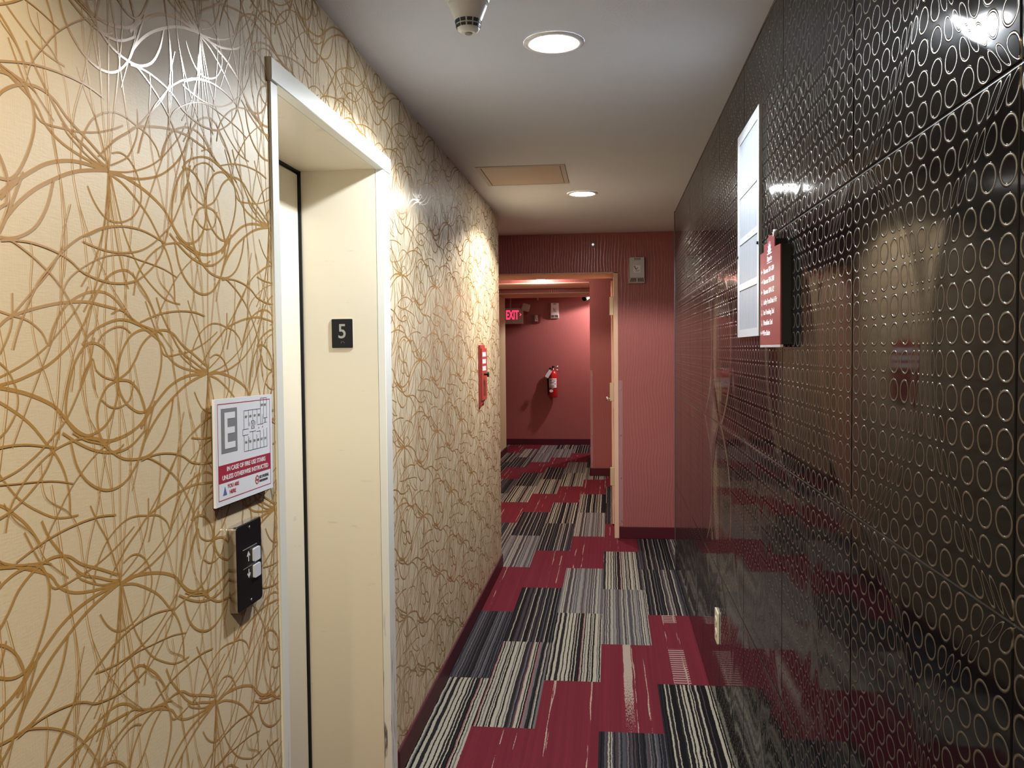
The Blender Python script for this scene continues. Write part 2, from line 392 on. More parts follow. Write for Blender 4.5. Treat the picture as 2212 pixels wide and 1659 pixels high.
# ---- wallpaper line pattern, repeated in a half-drop lattice (millimetres from a star centre)
CURVES = '3:0,0 26,4 62,12 112,30 153,52 188,79 221,107 245,136;4:0,-1 22,-1 47,0 72,3 99,8 152,25 200,53 233,83 251,110 279,142 310,162 351,168 388,145 410,125 431,97;4:153,50 163,73 185,100 212,117 250,129 288,130 317,119 342,100 379,84 412,71 447,54 464,34 494,18 539,8 604,1;5:0,-1 26,1 50,-1 98,-10 137,-22 165,-35 186,-53 216,-74 257,-87 291,-93 338,-87 377,-73 406,-47;4:0,-3 19,-7 43,-14 85,-35 115,-55 142,-81 162,-100 178,-125 187,-155 188,-186;3:0,1 -7,22 -21,55 -36,81 -53,104 -70,133;3:0,-1 -3,-27 -7,-43 -15,-82 -33,-123 -54,-155 -76,-179;3:0,-1 -1,-42 -5,-81 -18,-130 -32,-160 -49,-188 -72,-215;3:2,-3 3,-41 10,-75 20,-117 32,-151 45,-174;3:4,-2 17,-39 36,-85 59,-118 91,-150 141,-178 171,-187 206,-190;5:0,2 -34,0 -74,-2 -109,-8 -143,-19 -170,-33 -203,-54 -235,-82;5:0,1 -32,-5 -67,-13 -100,-24 -139,-42 -172,-60 -205,-84 -230,-109;4:0,4 -28,12 -57,24 -88,35 -111,51 -125,65 -147,88 -164,108 -177,132;3:0,5 -39,8 -68,18 -98,33 -107,44;3:42,79 11,65 -29,51 -72,41 -107,37 -138,34 -160,38 -176,68 -190,89 -211,124;3:-69,-11 -67,18 -62,35 -50,54 -33,71 -8,85 22,94 52,94 80,89 113,83 140,68 150,53;4:11,46 32,59 58,73 82,87 135,101 186,110 239,114 277,111 317,107;3:-26,16 -6,32 32,59 82,88 120,118 162,153 190,189;3:10,29 31,35 52,32 70,21 80,9 89,-10 88,-30 73,-51 54,-64 26,-73 -2,-74 -24,-65 -42,-49 -54,-32;3:6,10 37,24 56,36 75,61 84,83 86,117;4:311,-2 317,25 329,46 351,66 379,76 401,77 415,71;4:311,-2 343,11 366,32 383,52 412,69 448,78 484,72 515,53 560,34 601,15;4:311,-2 305,23 288,41 265,53 241,54 222,42 203,18 188,-20 186,-49 199,-63;3:311,-2 281,3 258,15 249,32 225,6 219,-10;4:311,-2 286,-10 270,-25 259,-45 258,-66 267,-88 290,-109;4:311,-2 342,-4 363,-15 379,-33 389,-57 384,-87;4:311,-2 310,-26 299,-49 278,-68 253,-77 230,-79 203,-69 178,-46;4:311,-2 320,-24 340,-43 372,-56 400,-50 425,-19 442,20 441,53 424,73 402,81;4:227,52 246,68 276,81 311,90 342,91 379,84;3:265,55 275,66 305,78 331,80 352,71;3:301,99 317,105 332,105 379,86 436,75 450,68;3:270,-30 289,-41 314,-44 341,-36 352,-20 358,-4;4:176,-70 211,-88 247,-102 285,-110 321,-111 353,-103 387,-85;3:198,-72 229,-86 271,-97 290,-109 308,-109 324,-102;4:257,-87 290,-109 325,-125 368,-130 402,-126 438,-108 464,-76 479,-38;4:193,-81 205,-118 226,-143 258,-161 292,-167 329,-159 362,-134 386,-100 418,-40;3:-63,-106 -45,-99 -19,-89 15,-81 57,-76 102,-78 142,-85 163,-89;3:-70,-114 -46,-118 -7,-121 34,-119 82,-110 121,-94 151,-76 186,-51 224,-3 244,28 256,63;3:59,-183 68,-156 84,-136 112,-114 146,-96 176,-87 220,-82 267,-91;3:-66,-158 -48,-164 -16,-168 17,-168 60,-162 99,-145 132,-123 154,-97 173,-60;2:124,185 126,163 121,126 122,76 132,36 147,5 158,-25 177,-55;2:238,93 235,67 221,19 224,-14 236,-51 262,-89 288,-166;2:268,114 261,82 245,47 248,1 260,-26;2:362,168 382,142 415,117 436,80 483,42;2:360,21 374,-26 391,-74 368,-126 344,-178;2:434,213 441,163 488,133 511,101 521,49 546,18;2:609,225 556,206 502,171 469,139 437,101 427,68;3:380,89 437,104 499,112 558,113 602,107;2:76,-79 96,-46 131,11 167,70 182,115 205,147 271,179 332,192 385,189 454,182 502,171;2:462,106 481,16 497,-49 503,-115 494,-169;2:224,74 199,24 178,-32 168,-78;3:-235,-129 -216,-132 -195,-140 -173,-150 -150,-163 -133,-174 -112,-192 -92,-216 -77,-237 -62,-270 -50,-329;3:-221,-269 -209,-242 -189,-208 -170,-182 -150,-163 -132,-147 -114,-132 -81,-112 -53,-100 -18,-87 32,-78 78,-76;3:-237,-134 -207,-130 -172,-130 -129,-136 -99,-145 -73,-158 -45,-164 -4,-168 34,-166 74,-158;2:-95,-65 -107,-93 -116,-120 -121,-159 -120,-191 -114,-238 -100,-284 -99,-302 -106,-328;2:-76,-62 -59,-96 -43,-123 -27,-143 -7,-168 17,-191 57,-224'
DY0, DY1, DZ = 1.85, 2.86, 2.112           # doorway hole
def spline(P, step):
    out = []
    n = len(P)
    for i in range(n-1):
        p0, p1, p2, p3 = P[max(i-1, 0)], P[i], P[i+1], P[min(i+2, n-1)]
        L = math.hypot(p2[0]-p1[0], p2[1]-p1[1]); k = max(1, int(math.ceil(L/step)))
        for j in range(k):
            t_ = j/k; a = t_*t_; b = a*t_
            out.append(tuple(.5*(2*p1[d]+(p2[d]-p0[d])*t_+(2*p0[d]-5*p1[d]+4*p2[d]-p3[d])*a+(3*p1[d]-p0[d]-3*p2[d]+p3[d])*b) for d in (0, 1)))
    out.append(P[-1]); return out
wl = MB()
wl.box(XL-.30, XL, YB, DY0, 0, H); wl.box(XL-.30, XL, DY1, YE, 0, H); wl.box(XL-.30, XL, DY0, DY1, DZ, H)
curves = []
for c in CURVES.split(';'):
    wd, pts = c.split(':'); curves.append((int(wd), [tuple(float(v)/1000 for v in p.split(',')) for p in pts.split()]))
# slender arcs running from each star and flower centre to the next one above
for cx_, amps in ((0.0, (-.070, -.024, .010, .046)), (.3045, (-.082, .064)), (.15, (.040,))):
    for i, A in enumerate(amps):
        sh = 0.0 if cx_ != .15 else .11*i-.1
        curves.append((2, [(cx_+A*math.sin(PI*k/8)*(1+.12*math.sin(k*1.7+i)), sh+.629*k/8*(1.0 if i % 2 else .94)) for k in range(9)]))
ribs = []
for ci, (wd, P) in enumerate(curves):
    for fine in (0, 1):
        S = spline(P, .009 if not fine else .018); R = []
        hw = {2: .0009, 3: .0014, 4: .0020, 5: .0026}[wd]
        for i, p in enumerate(S):
            q = S[min(i+1, len(S)-1)]; o = S[max(i-1, 0)]
            dx, dz = q[0]-o[0], q[1]-o[1]; L = math.hypot(dx, dz) or 1
            R.append((p[0]-dz/L*hw, p[1]+dx/L*hw, p[0]+dz/L*hw, p[1]-dx/L*hw))
        ribs.append((ci, fine, R))
SY, SZ = 1.222, 1.776
for n in range(-7, 17):
    for mm in range(-12, 14):
        oy, oz = SY+.3045*n, SZ-.3145*n+.629*mm
        if not (-.7 < oz < 3.1): continue
        far = 1 if (oy > 3.1 or oy < .3) else 0
        for ci, fine, R in ribs:
            if fine != far: continue
            dpt = XL+.0004+ci*.00001
            ok = [(YB < a[0]+oy < YE and .06 < a[1]+oz < H-.001 and not (DY0-.002 < a[0]+oy < DY1+.002 and a[1]+oz < DZ+.02)) for a in R]
            base = len(wl.v); 
            if not any(ok): continue
            for a in R:
                wl.v.append((dpt, a[0]+oy, a[1]+oz)); wl.v.append((dpt, a[2]+oy, a[3]+oz))
            for i in range(len(R)-1):
                if ok[i] and ok[i+1]:
                    wl.f.append((base+2*i, base+2*i+1, base+2*i+3, base+2*i+2)); wl.m.append(1); wl.sm.append(False)
wl.build('wall_left', [M_['paper'], M_['line']], kind='structure')

# ---- embossed black panel wall
wr = MB(); wr.box(XR+.0028, XR+.16, YB, YE, 0, H, 1)
G = .0019
for i in range(-6, 8):
    a, b = PY0+PW*i, PY0+PW*(i+1)
    a, b = max(a, YB), min(b, YE-.004)
    if b-a < .02: continue
    for k in range(5):
        z0, z1 = PH*k, min(PH*(k+1), H)
        if z1-z0 < .005: continue
        wr.box(XR, XR+.012, a+G, b-G, max(z0+G, .002), z1-G, 0, .0012)
wr.box(XR-.003, XR+.16, YE-.004, YE+.004, 0, H, 1)
wr.build('wall_right', [M_['ring'], M_['groove']], kind='structure')

# ---- red walls
wf = MB()
OX0, OX1, OZ = -1.02, .065, 2.102
wf.box(OX1, XE, YR, YR2, 0, H); wf.box(OX0-.06, OX0, YR, YR2, 0, H); wf.box(OX0, OX1, YR, YR2, OZ, H)
wf.build('wall_front', M_['redx'], kind='structure')
MB().box(XR+.16, XE, YE-1.0, YE-.9, 0, H).build('wall_recess_right', M_['redx'], kind='structure')
w2 = MB(); w2.box(-.235, XE, Y2, Y3B, 0, H); w2.box(XP, -.235, Y2, Y2B, 2.286, H)
w2.build('wall_second', M_['redx'], kind='structure')
MB().box(XP, -.235, Y3, Y3B, 2.25, H).build('wall_third', M_['redx'], kind='structure')
MB().box(XW, XE, YF, YF+.1, 0, H).build('wall_far', M_['redx'], kind='structure')
MB().box(XE-.1, XE, YE-1.0, YF, 0, H).build('wall_right_far', M_['redy'], kind='structure')
MB().box(XW, XW+.1, Y3B, YF, 0, H).build('wall_left_far', M_['redy'], kind='structure')
MB().box(XP-.15, XP, YE-.5, Y3B+.1, 0, H).build('wall_side', M_['gold'], kind='structure')
MB().box(XW, XP-.15, Y3B, Y3B+.1, 0, H).build('wall_return', M_['redx'], kind='structure')
MB().box(XP, XL-.30, YE-.55, YE-.45, 0, H).build('wall_recess', M_['redx'], kind='structure')
MB().box(XL-.30, XR+.16, YB-.1, YB, 0, H).build('wall_back', M_['paper'], kind='structure')

# ---- trims: opening lining, soffit boards, wall end
tr = MB()
tr.box(OX1-.036, OX1-.001, YR-.004, YR2+.004, 0, OZ-.001, 0, .002); tr.box(OX0+.001, OX0+.036, YR-.004, YR2+.004, 0, OZ-.001, 0, .002)
tr.box(OX0, OX1, YR-.004, YR2+.004, OZ-.012, OZ-.0005, 0, .002)
tr.build('trim_1', M_['peach'], kind='structure')
MB().box(XP+.001, -.236, Y2-.004, Y2B+.004, 2.276, 2.2865, 0, .002).build('trim_2', M_['peach'], kind='structure')
MB().box(XP+.001, -.236, Y3-.004, Y3B+.004, 2.240, 2.251, 0, .002).build('trim_3', M_['peach'], kind='structure')
MB().box(XL-.30, XL, YE, YE+.004, 0, H, 0).build('trim_4', M_['peach'], kind='structure')

BH = .093
def base(name, x0, x1, y0, y1):
    MB().box(x0, x1, y0, y1, 0, BH, 0, .003).build(name, M_['maroon'], kind='structure')
base('baseboard_left', XL, XL+.010, DY1+.015, YE+.012)
base('baseboard_left_near', XL, XL+.010, YB, DY0-.012)
base('baseboard_left_end', XL-.30, XL+.0095, YE+.0045, YE+.013)
base('baseboard_front', OX1+.001, XE, YR-.012, YR-.001)
base('baseboard_second', -.235, 1.4, Y2-.012, Y2-.001)
base('baseboard_far', XW+.1, XE-.1, YF-.012, YF-.001)
base('baseboard_side', XP+.001, XP+.012, YE-.45, Y3B+.1)
base('baseboard_second_side', -.247, -.236, Y2-.012, Y3B)

# ---- elevator doorway (door_1)
d1 = thing('door_1', '', '', (XL-.1, 2.33, 0), kind='structure')
XD = -1.036
P_ = MB()
P_.box(XL-.02, XL+.006, 1.843, 1.884, 0, 2.1045, 0, .002)
P_.box(XL-.02, XL+.006, 2.784, 2.862, 0, 2.1045, 0, .002)
P_.build('door_frame', M_['frame'], d1)
MB().box(XL-.02, XL+.011, 1.838, 2.876, 2.1035, 2.155, 0, .002).build('frame_header', M_['frame'], d1)
P_ = MB()
P_.box(XD-.03, XL-.0205, 2.784, 2.862, 0, 2.1045); P_.box(XD-.03, XL-.0205, 1.85, 1.884, 0, 2.1045)
P_.box(XD-.03, XL-.0205, 1.884, 2.784, 2.1045, 2.14)
P_.build('door_reveal', M_['elev'], d1)
MB().box(XD-.05, XD-.035, 1.86, 2.80, 0, 2.15).build('shaft_shadow', M_['gap'], d1)
MB().box(XD-.02, XD+.008, 2.7770, 2.7838, 0, 2.104).build('side_gap_shade', M_['gap'], d1)  # solid black strip standing in for the shade between door and jamb
MB().box(XD-.02, XD+.006, 1.886, 2.7770, 2.0985, 2.1043).build('top_gap_shade', M_['gap'], d1)  # same black strip for the shade above the door panel
MB().box(XD-.033, XD+.001, 1.892, 2.7765, .008, 2.098, 0, .008).build('door_panel', M_['elev'], d1)

# ---- service door leaf held open in the opening (door_2)
d2 = thing('door_2', '', '', (.045, YR2, 0), kind='structure')
MB().box(.012, .057, YR2+.012, YR2+.94, .012, 2.07, 0, .002).build('door_leaf', M_['peach'], d2)
for zc in (1.84, 1.155, .475):
    hg = MB().box(-.004, .030, YR+.10, YR+.118, zc-.074, zc+.074, 0, .003).build('hinge', M_['brass'], d2)
    MB().cyl((.026, YR+.112, zc-.07), (.026, YR+.112, zc+.07), .007, n=12).build('hinge_pin', M_['brass'], hg)
hd = MB(); hd.cyl((.012, YR2+.20, 1.062), (-.012, YR2+.20, 1.062), .010, n=16); hd.cyl((-.012, YR2+.20, 1.062), (-.034, YR2+.20, 1.068), .011, .020, n=16)
hd.build('door_handle', M_['chrome'], d2)

# ================================================================== THINGS ON THE LEFT WALL
fr = (V3((0, 2.784, 0)), V3((1, 0, 0)), V3((0, 0, 1)), V3((0, -1, 0)))
t5 = thing('floor_number_plate', 'small black plate with a grey number 5 on the cream elevator jamb', 'sign', (-.893, 2.784, 1.511))
MB().prism(fr, rrect(-.931, -.856, 1.509, 1.610, .004), 0, .0022).build('plate_rim', M_['ivory'], t5)
MB().prism(fr, rrect(-.929, -.857, 1.512, 1.609, .003), .0023, .004).build('plate', M_['black'], t5)
MB().text(fr, '5', -.893, 1.545, .068, .0043, 'CENTER', .92, .0006, .0005).build('number', M_['steelgrey'], t5)
bd = MB()
for bx, bz in ((-.896, 1.533), (-.896, 1.529), (-.890, 1.533), (-.886, 1.530)): bd.cyl((bx, 2.780, bz), (bx, 2.7788, bz), .001, n=8)
bd.build('braille_dots', M_['steelgrey'], t5)

# evacuation notice
ang = -.014
fe = (V3((-.7375, 1.517, 1.207)), V3((0, math.cos(ang), math.sin(ang))), V3((0, -math.sin(ang), math.cos(ang))), V3((1, 0, 0)))
W_, Hh = .272, .205
ev = thing('evacuation_sign', 'white evacuation map notice with big letter E and maroon band beside the elevator frame', 'sign', (-.745, 1.65, 1.205))
MB().rect(fe, .016, W_-.006, -.0035, Hh-.012, -.0142, -.0052).build('backing', M_['gap'], ev, label='dark backing block')
MB().rect(fe, 0, W_, 0, Hh, -.005, 0).build('board', M_['signwhite'], ev)
b = MB(); bw = .0014
for p, q in (((.012, .011), (W_-.012, .011)), ((W_-.012, .011), (W_-.012, Hh-.010)), ((W_-.012, Hh-.010), (.012, Hh-.010)), ((.012, Hh-.010), (.012, .011))): b.line(fe, p, q, bw, 0, .0003)
b.rect(fe, .013, W_-.013, .044, .078, .0001, .0005)
b.build('maroon_band', M_['inkred'], ev, label='maroon border and band')
l = MB(); l.text(fe, 'IN CASE OF FIRE USE STAIRS', W_/2+.003, .0645, .0125, .0006, 'CENTER', 1.18, .0002); l.text(fe, 'UNLESS OTHERWISE INSTRUCTED', W_/2, .0490, .0125, .0006, 'CENTER', 1.14, .0002)
l.build('band_lettering', M_['signwhite'], ev)
b = MB(); b.rect(fe, .026, .096, .100, .186, .0001, .0004); b.build('letter_panel', M_['inkgrey'], ev, label='grey panel behind the E')
b = MB()
for p in (((.040, .108), (.052, .178)), ((.052, .166), (.086, .178)), ((.052, .137), (.084, .149)), ((.052, .108), (.086, .120))): b.rect(fe, p[0][0], p[1][0], p[0][1], p[1][1], .0005, .0009)
b.build('big_letter', M_['signwhite'], ev, label='white stencil letter E')
# floor plan
b = MB(); q = .0008; fx, fy = .128, .094
def L_(a, c, wd=q): b.line(fe, (fx+a[0], fy+a[1]), (fx+c[0], fy+c[1]), wd, .0001, .0004)
for a, c in (((0, 0), (.115, 0)), ((0, 0), (0, .033)), ((0, .045), (0, .083)), ((0, .083), (.083, .083)), ((.083, .083), (.083, .105)), ((.083, .105), (.115, .105)),
             ((.115, .105), (.115, .062)), ((.115, 0), (.115, .040)), ((.022, .083), (.022, .050)), ((.043, .083), (.043, .060)), ((.065, .083), (.065, .052)), ((.099, .105), (.099, .060)),
             ((.083, .083), (.083, .050)), ((.020, 0), (.020, .030)), ((.042, 0), (.042, .038)), ((.062, 0), (.062, .030)), ((.080, 0), (.080, .036)), ((.098, 0), (.098, .038)),
             ((.000, .045), (.022, .045)), ((.036, .060), (.050, .060)), ((.036, .060), (.036, .044)), ((.050, .060), (.050, .044)), ((.036, .044), (.050, .044)),
             ((.036, .060), (.050, .044)), ((.050, .060), (.036, .044)), ((.065, .050), (.098, .050)), ((.000, .033), (.020, .033)), ((.027, .038), (.058, .038)), ((.062, .036), (.080, .036)),
             ((.098, .052), (.115, .052)), ((.099, .062), (.118, .062)), ((.104, .052), (.104, .062)), ((.109, .052), (.109, .062)), ((-.006, .033), (-.006, .045)), ((-.006, .033), (0, .033)), ((-.006, .045), (0, .045)),
             ((.027, .050), (.027, .058)), ((.055, .050), (.055, .058)), ((.092, .050), (.092, .070)), ((.020, .018), (.027, .026))): L_(a, c)
b.build('floor_plan', M_['ink'], ev)
l = MB()
for s_, a, c in (('507', .005, .068), ('508', .026, .068), ('501', .048, .068), ('502', .069, .068), ('509', .085, .088), ('510', .101, .088), ('506', .004, .016), ('505', .024, .016), ('504', .045, .016), ('503', .064, .016), ('512', .082, .016), ('511', .101, .016)):
    l.text(fe, s_, fx+a, fy+c, .0070, .0003, 'LEFT', .95)
l.build('room_lettering', M_['inkgrey'], ev)
b = MB(); b.prism(fe, circ(fx+.073, fy+.043, .0015, 10), .0002, .0006); b.prism(fe, circ(fx+.092, fy+.044, .0015, 10), .0002, .0006); b.build('red_dots', M_['redp'], ev)
MB().prism(fe, [(.030, .020), (.046, .020), (.038, .036)], .0002, .0006).build('triangle', M_['inkblue'], ev, label='blue triangle')
l = MB(); l.text(fe, 'YOU ARE', .050, .0315, .0105, .0003, 'LEFT', 1.15); l.text(fe, 'HERE', .058, .0195, .0105, .0003, 'LEFT', 1.15); l.build('here_lettering', M_['inkred'], ev)
l = MB(); l.text(fe, 'NO SMOKING', .200, .0300, .0088, .0003, 'LEFT', .86); l.text(fe, 'INSIDE ELEVATOR', .200, .0225, .0058, .0003, 'LEFT', .92, .0002); l.build('smoking_lettering', M_['ink'], ev)
b = MB(); C1 = circ(.188, .0290, .0092, 24); C0 = circ(.188, .0290, .0074, 24)
for i in range(24):
    j = (i+1) % 24; b.prism(fe, [C0[i], C1[i], C1[j], C0[j]], .0002, .0005)
b.line(fe, (.182, .0345), (.194, .0235), .0014, .0005, .0007); b.build('prohibition_ring', M_['redp'], ev)
MB().rect(fe, .1825, .1935, .0275, .0295, .0002, .0004).build('cigarette', M_['ink'], ev)

# call button station
fc = (V3((XL, 1.5935, .981)), V3((0, 1, 0)), V3((0, -.006, 1)), V3((1, 0, 0)))
cb = thing('call_button_station', 'black elevator call plate with two grey buttons and white arrows below the evacuation notice', 'button panel', (XL, 1.654, .981))
MB().prism(fc, rrect(0, .121, 0, .174, .008), 0.0002, .0168).build('plate_body', M_['chrome'], cb, label='polished steel edge')
MB().prism(fc, rrect(.002, .119, .002, .172, .007), .0169, .0180).build('face_plate', M_['black'], cb)
for k, (bx, bz) in enumerate(((.073, .088), (.073, .054))):
    MB().prism(fc, rrect(bx, bx+.031, bz, bz+.027, .003), .0181, .0225).build('button', M_['btn'], cb)
b = MB()
b.line(fc, (.054, .094), (.054, .110), .0028, .0181, .0184); b.line(fc, (.0475, .1045), (.0545, .1135), .003, .0181, .0184); b.line(fc, (.0605, .1045), (.0535, .1135), .003, .0181, .0184)
b.line(fc, (.054, .064), (.054, .078), .0028, .0181, .0184); b.line(fc, (.0475, .0695), (.0545, .0605), .003, .0181, .0184); b.line(fc, (.0605, .0695), (.0535, .0605), .003, .0181, .0184)
b.build('arrows', M_['white'], cb)
MB().line(fc, (.028, .1215), (.096, .1215), .0014, .0181, .0183).build('engraved_line', M_['steelgrey'], cb); MB().line(fc, (.028, .083), (.066, .083), .0008, .0181, .0183).build('engraved_line', M_['steelgrey'], cb)
for sxy in ((.061, .162), (.062, .012)):
    p = fc[0]+fc[1]*sxy[0]+fc[2]*sxy[1]; MB().cyl(p+V3((.018, 0, 0)), p+V3((.0196, 0, 0)), .0032, n=12).build('screw', M_['chrome'], cb)

# red wall box
fb = frame_left(4.838, 1.172)
bx = thing('alarm_box', 'red wall box with three pale stickers and a black knob on the patterned wall', 'alarm box', (XL, 4.94, 1.172))
g = MB(); g.prism(fb, [(0, 0), (.03, .012), (.17, .030), (.185, .045), (.185, .357), (0, .357)], .0002, .013); g.build('box_body', M_['redb'], bx)
MB().rect(fb, .008, .205, .038, .338, .0131, .020).build('box_door', M_['redb'], bx)
for zc in (.303, .262, .221): MB().rect(fb, .030, .165, zc-.013, zc+.013, .0201, .0207).build('sticker', M_['signwhite'], bx)
k = MB(); o = fb[0]+V3((.020, .090, .186)); k.cyl(o, o+V3((.022, 0, 0)), .006, n=12); k.cyl(o+V3((.020, 0, 0)), o+V3((.028, 0, 0)), .016, .014, n=16)
k.build('knob', M_['black'], bx)
MB().rect(fb, .06, .15, .06, .15, .0201, .0204).build('inner_label', M_['signred'], bx, label='faint dark red label')

# ================================================================== THINGS ON THE BLACK WALL
fp = (V3((XR, 2.893, 1.533)), V3((0, -1, 0)), V3((0, 0, 1)), V3((-1, 0, 0)))
rp = thing('framed_wall_panel', 'tall bright white frame with four ribbed panes on the black embossed wall', 'wall panel', (XR, 2.71, 1.53))
W2, H2 = .402, .652
ym = [0.0, .022, .152, .160, .300, .310, .456, .466, .622, H2]
b = MB(); b.rect(fp, 0, .040, 0, H2, .0005, .010); b.rect(fp, W2-.026, W2, 0, H2, .0005, .010)
for a, c in ((0, .024), (.150, .170), (.296, .316), (.446, .468), (.618, H2)): b.rect(fp, .040, W2-.026, a, c, .0005, .0098)
b.build('frame', M_['whiteg'], rp)
for a, c in ((.024, .150), (.170, .296), (.316, .446), (.468, .618)):
    b = MB(); n = 22; wv = (W2-.066)/n
    for i in range(n):
        x0 = .040+wv*i; b.prism(fp, [(x0, a), (x0+wv*.86, a), (x0+wv*.86, c), (x0, c)], .001, .0075)
        b.rect(fp, x0+wv*.86, x0+wv, a, c, .001, .0050)
    b.build('ribbed_pane', mat('ribbed_white', (.24, .265, .30), .4) if a < .03 else bpy.data.materials['ribbed_white'], rp)
for yy, zz in ((.012, .262), (W2-.008, .264)):
    p = fp[0]+fp[1]*yy+fp[2]*zz; MB().cyl(p+V3((-.010, 0, 0)), p+V3((-.015, 0, 0)), .0045, n=12).build('screw', M_['black'], rp)

fd = (V3((XR, 2.368, 1.506)), V3((0, -1, 0)), V3((0, 0, 1)), V3((-1, 0, 0)))
ds = thing('directory_sign', 'maroon room directory sign with a white emblem on the black wall', 'sign', (XR, 2.23, 1.506))
DW = .272; D0 = .0235
MB().prism(fd, [(0, .001), (DW, .001), (DW, .240), (DW-.075, .240), (DW-.075, .262), (.055, .262), (.055, .242), (0, .242)], .0005, D0).build('backing', M_['black'], ds)
out = [(0, 0), (DW, 0), (DW, .240), (.200, .242), (.200, .266), (.175, .274), (.135, .277), (.100, .273), (.100, .262), (.055, .262), (.055, .243), (0, .243)]
MB().prism(fd, out, D0+.0001, D0+.003).build('sign_face', M_['signred'], ds)
MB().rect(fd, 0, DW, -.006, .0002, D0-.004, D0+.003).build('lower_rail', M_['grey'], ds)
p = fd[0]+fd[1]*.188+fd[2]*.276+fd[3]*(D0+.004); MB().cyl(p, p+V3((.012, 0, 0)), .009, n=16).build('clip', M_['grey'], ds)
l = MB(); zz = D0+.0033
for i, s_ in enumerate(('Rooms 501-504', 'Rooms 505-508', 'Rooms 509-512', 'Lobby FrontDesk 4 Flr', 'Ice Vending 2nd', 'Breakfast 2nd', 'Fire Stairs')):
    v = .186-.0268*i; l.text(fd, s_, .052, v, .0185, zz, 'LEFT', 1.22 if i != 3 else 1.05, .0003)
l.build('lettering', M_['signwhite'], ds)
b = MB()
def arrow(x, v, d):
    c0 = (x, v+.0065)
    if d in 'lr':
        sgn = -1 if d == 'l' else 1
        b.line(fd, (x-.010*sgn, c0[1]), (x+.004*sgn, c0[1]), .0022, zz, zz+.0004); b.prism(fd, [(x+.002*sgn, c0[1]-.006), (x+.012*sgn, c0[1]), (x+.002*sgn, c0[1]+.006)][::sgn], zz, zz+.0004)
    if d == 'd': b.line(fd, (x, v+.014), (x, v+.003), .003, zz, zz+.0004); b.prism(fd, [(x-.006, v+.004), (x, v-.004), (x+.006, v+.004)], zz, zz+.0004)
for i, d in enumerate('lrlddd'): arrow(.030, .186-.0268*i, d)
arrow(.024, .186-.0268*6, 'l'); arrow(.038, .186-.0268*6, 'r')
b.build('arrows', M_['signwhite'], ds)
b = MB(); cx_, cz_ = .135, .234
b.prism(fd, circ(cx_, cz_, .019, 14, 0, PI, .021)+[(cx_-.019, cz_)], zz, zz+.0004)
for i in range(7):
    a = PI*(i+.5)/7; b.line(fd, (cx_+.019*math.cos(a), cz_+.021*math.sin(a)), (cx_+.027*math.cos(a), cz_+.029*math.sin(a)), .0026, zz, zz+.0004)
b.rect(fd, cx_-.032, cx_+.032, cz_-.004, cz_-.001, zz, zz+.0004); b.rect(fd, cx_-.034, cx_+.034, cz_-.026, cz_-.0245, zz, zz+.0004)
b.text(fd, 'Days Inn', cx_, cz_-.0205, .0185, zz, 'CENTER', 1.0, .0006)
b.build('emblem', M_['signwhite'], ds)

fo = frame_right(3.545, .302)
ot = thing('wall_outlet', 'ivory duplex power outlet low on the black wall', 'outlet', (XR, 3.50, .302))
MB().prism(fo, rrect(0, .085, 0, .130, .006), .0005, .007).build('cover_plate', M_['ivory'], ot)
for zc in (.040, .090):
    r_ = MB().prism(fo, circ(.0425, zc, .019, 20, ry=.016), .0071, .0095).build('receptacle', M_['ivory'], ot)
    b = MB()
    for dx in (-.006, .006): b.rect(fo, .0425+dx-.001, .0425+dx+.001, zc-.003, zc+.005, .0096, .0099)
    b.build('slot', M_['gap'], r_)
p = fo[0]+fo[1]*.0425+fo[2]*.065; MB().cyl(p+V3((-.007, 0, 0)), p+V3((-.0085, 0, 0)), .003, n=10).build('screw', M_['chrome'], ot)

# ================================================================== CEILING
def ceiling_light(x, y, z, label, lens, group='recessed corridor downlights', R=.089, r=.064):
    tl = thing('ceiling_light', label, 'ceiling light', (x, y, z), group)
    MB().lathe((x, y, z), (x, y, z-.006), [(0.02, R), (.6, R), (1.0, R-.004), (1.0, r+.006), (.5, r)], 40, caps=False).build('trim_ring', M_['white'], tl)
    MB().lathe((x, y, z-.001), (x, y, z-.010), [(0, r), (.5, r*.97), (.85, r*.75), (1, r*.3)], 32).build('lamp_lens', lens, tl)
    return tl
names = ['round downlight in the near ceiling behind the viewer', 'large bright round downlight beside the smoke detector', 'smaller bright round downlight right of the access panel',
         'round downlight at the rear end of the corridor behind the viewer', 'round downlight behind the header of the first opening', 'round downlight in the far hall hidden to the right']
def spot(x, y, z, wt, colr_, rad=.032, ang=None, blend=None):
    ld = bpy.data.lights.new('downlight', 'SPOT'); ld.energy = wt; ld.color = colr_; ld.spot_size = ang or LAMPSPOT[0]; ld.spot_blend = LAMPSPOT[1] if blend is None else blend; ld.shadow_soft_size = rad
    lo = bpy.data.objects.new('downlight', ld); COL.objects.link(lo); lo.location = (x, y, z); return lo
for i, (x, y, z, wt, cc) in enumerate(LAMPS):
    ceiling_light(x, y, z, names[i], M_['led'] if i in (1, 2) else M_['ledw'])
    spot(x, y, z-.03, wt, cc)
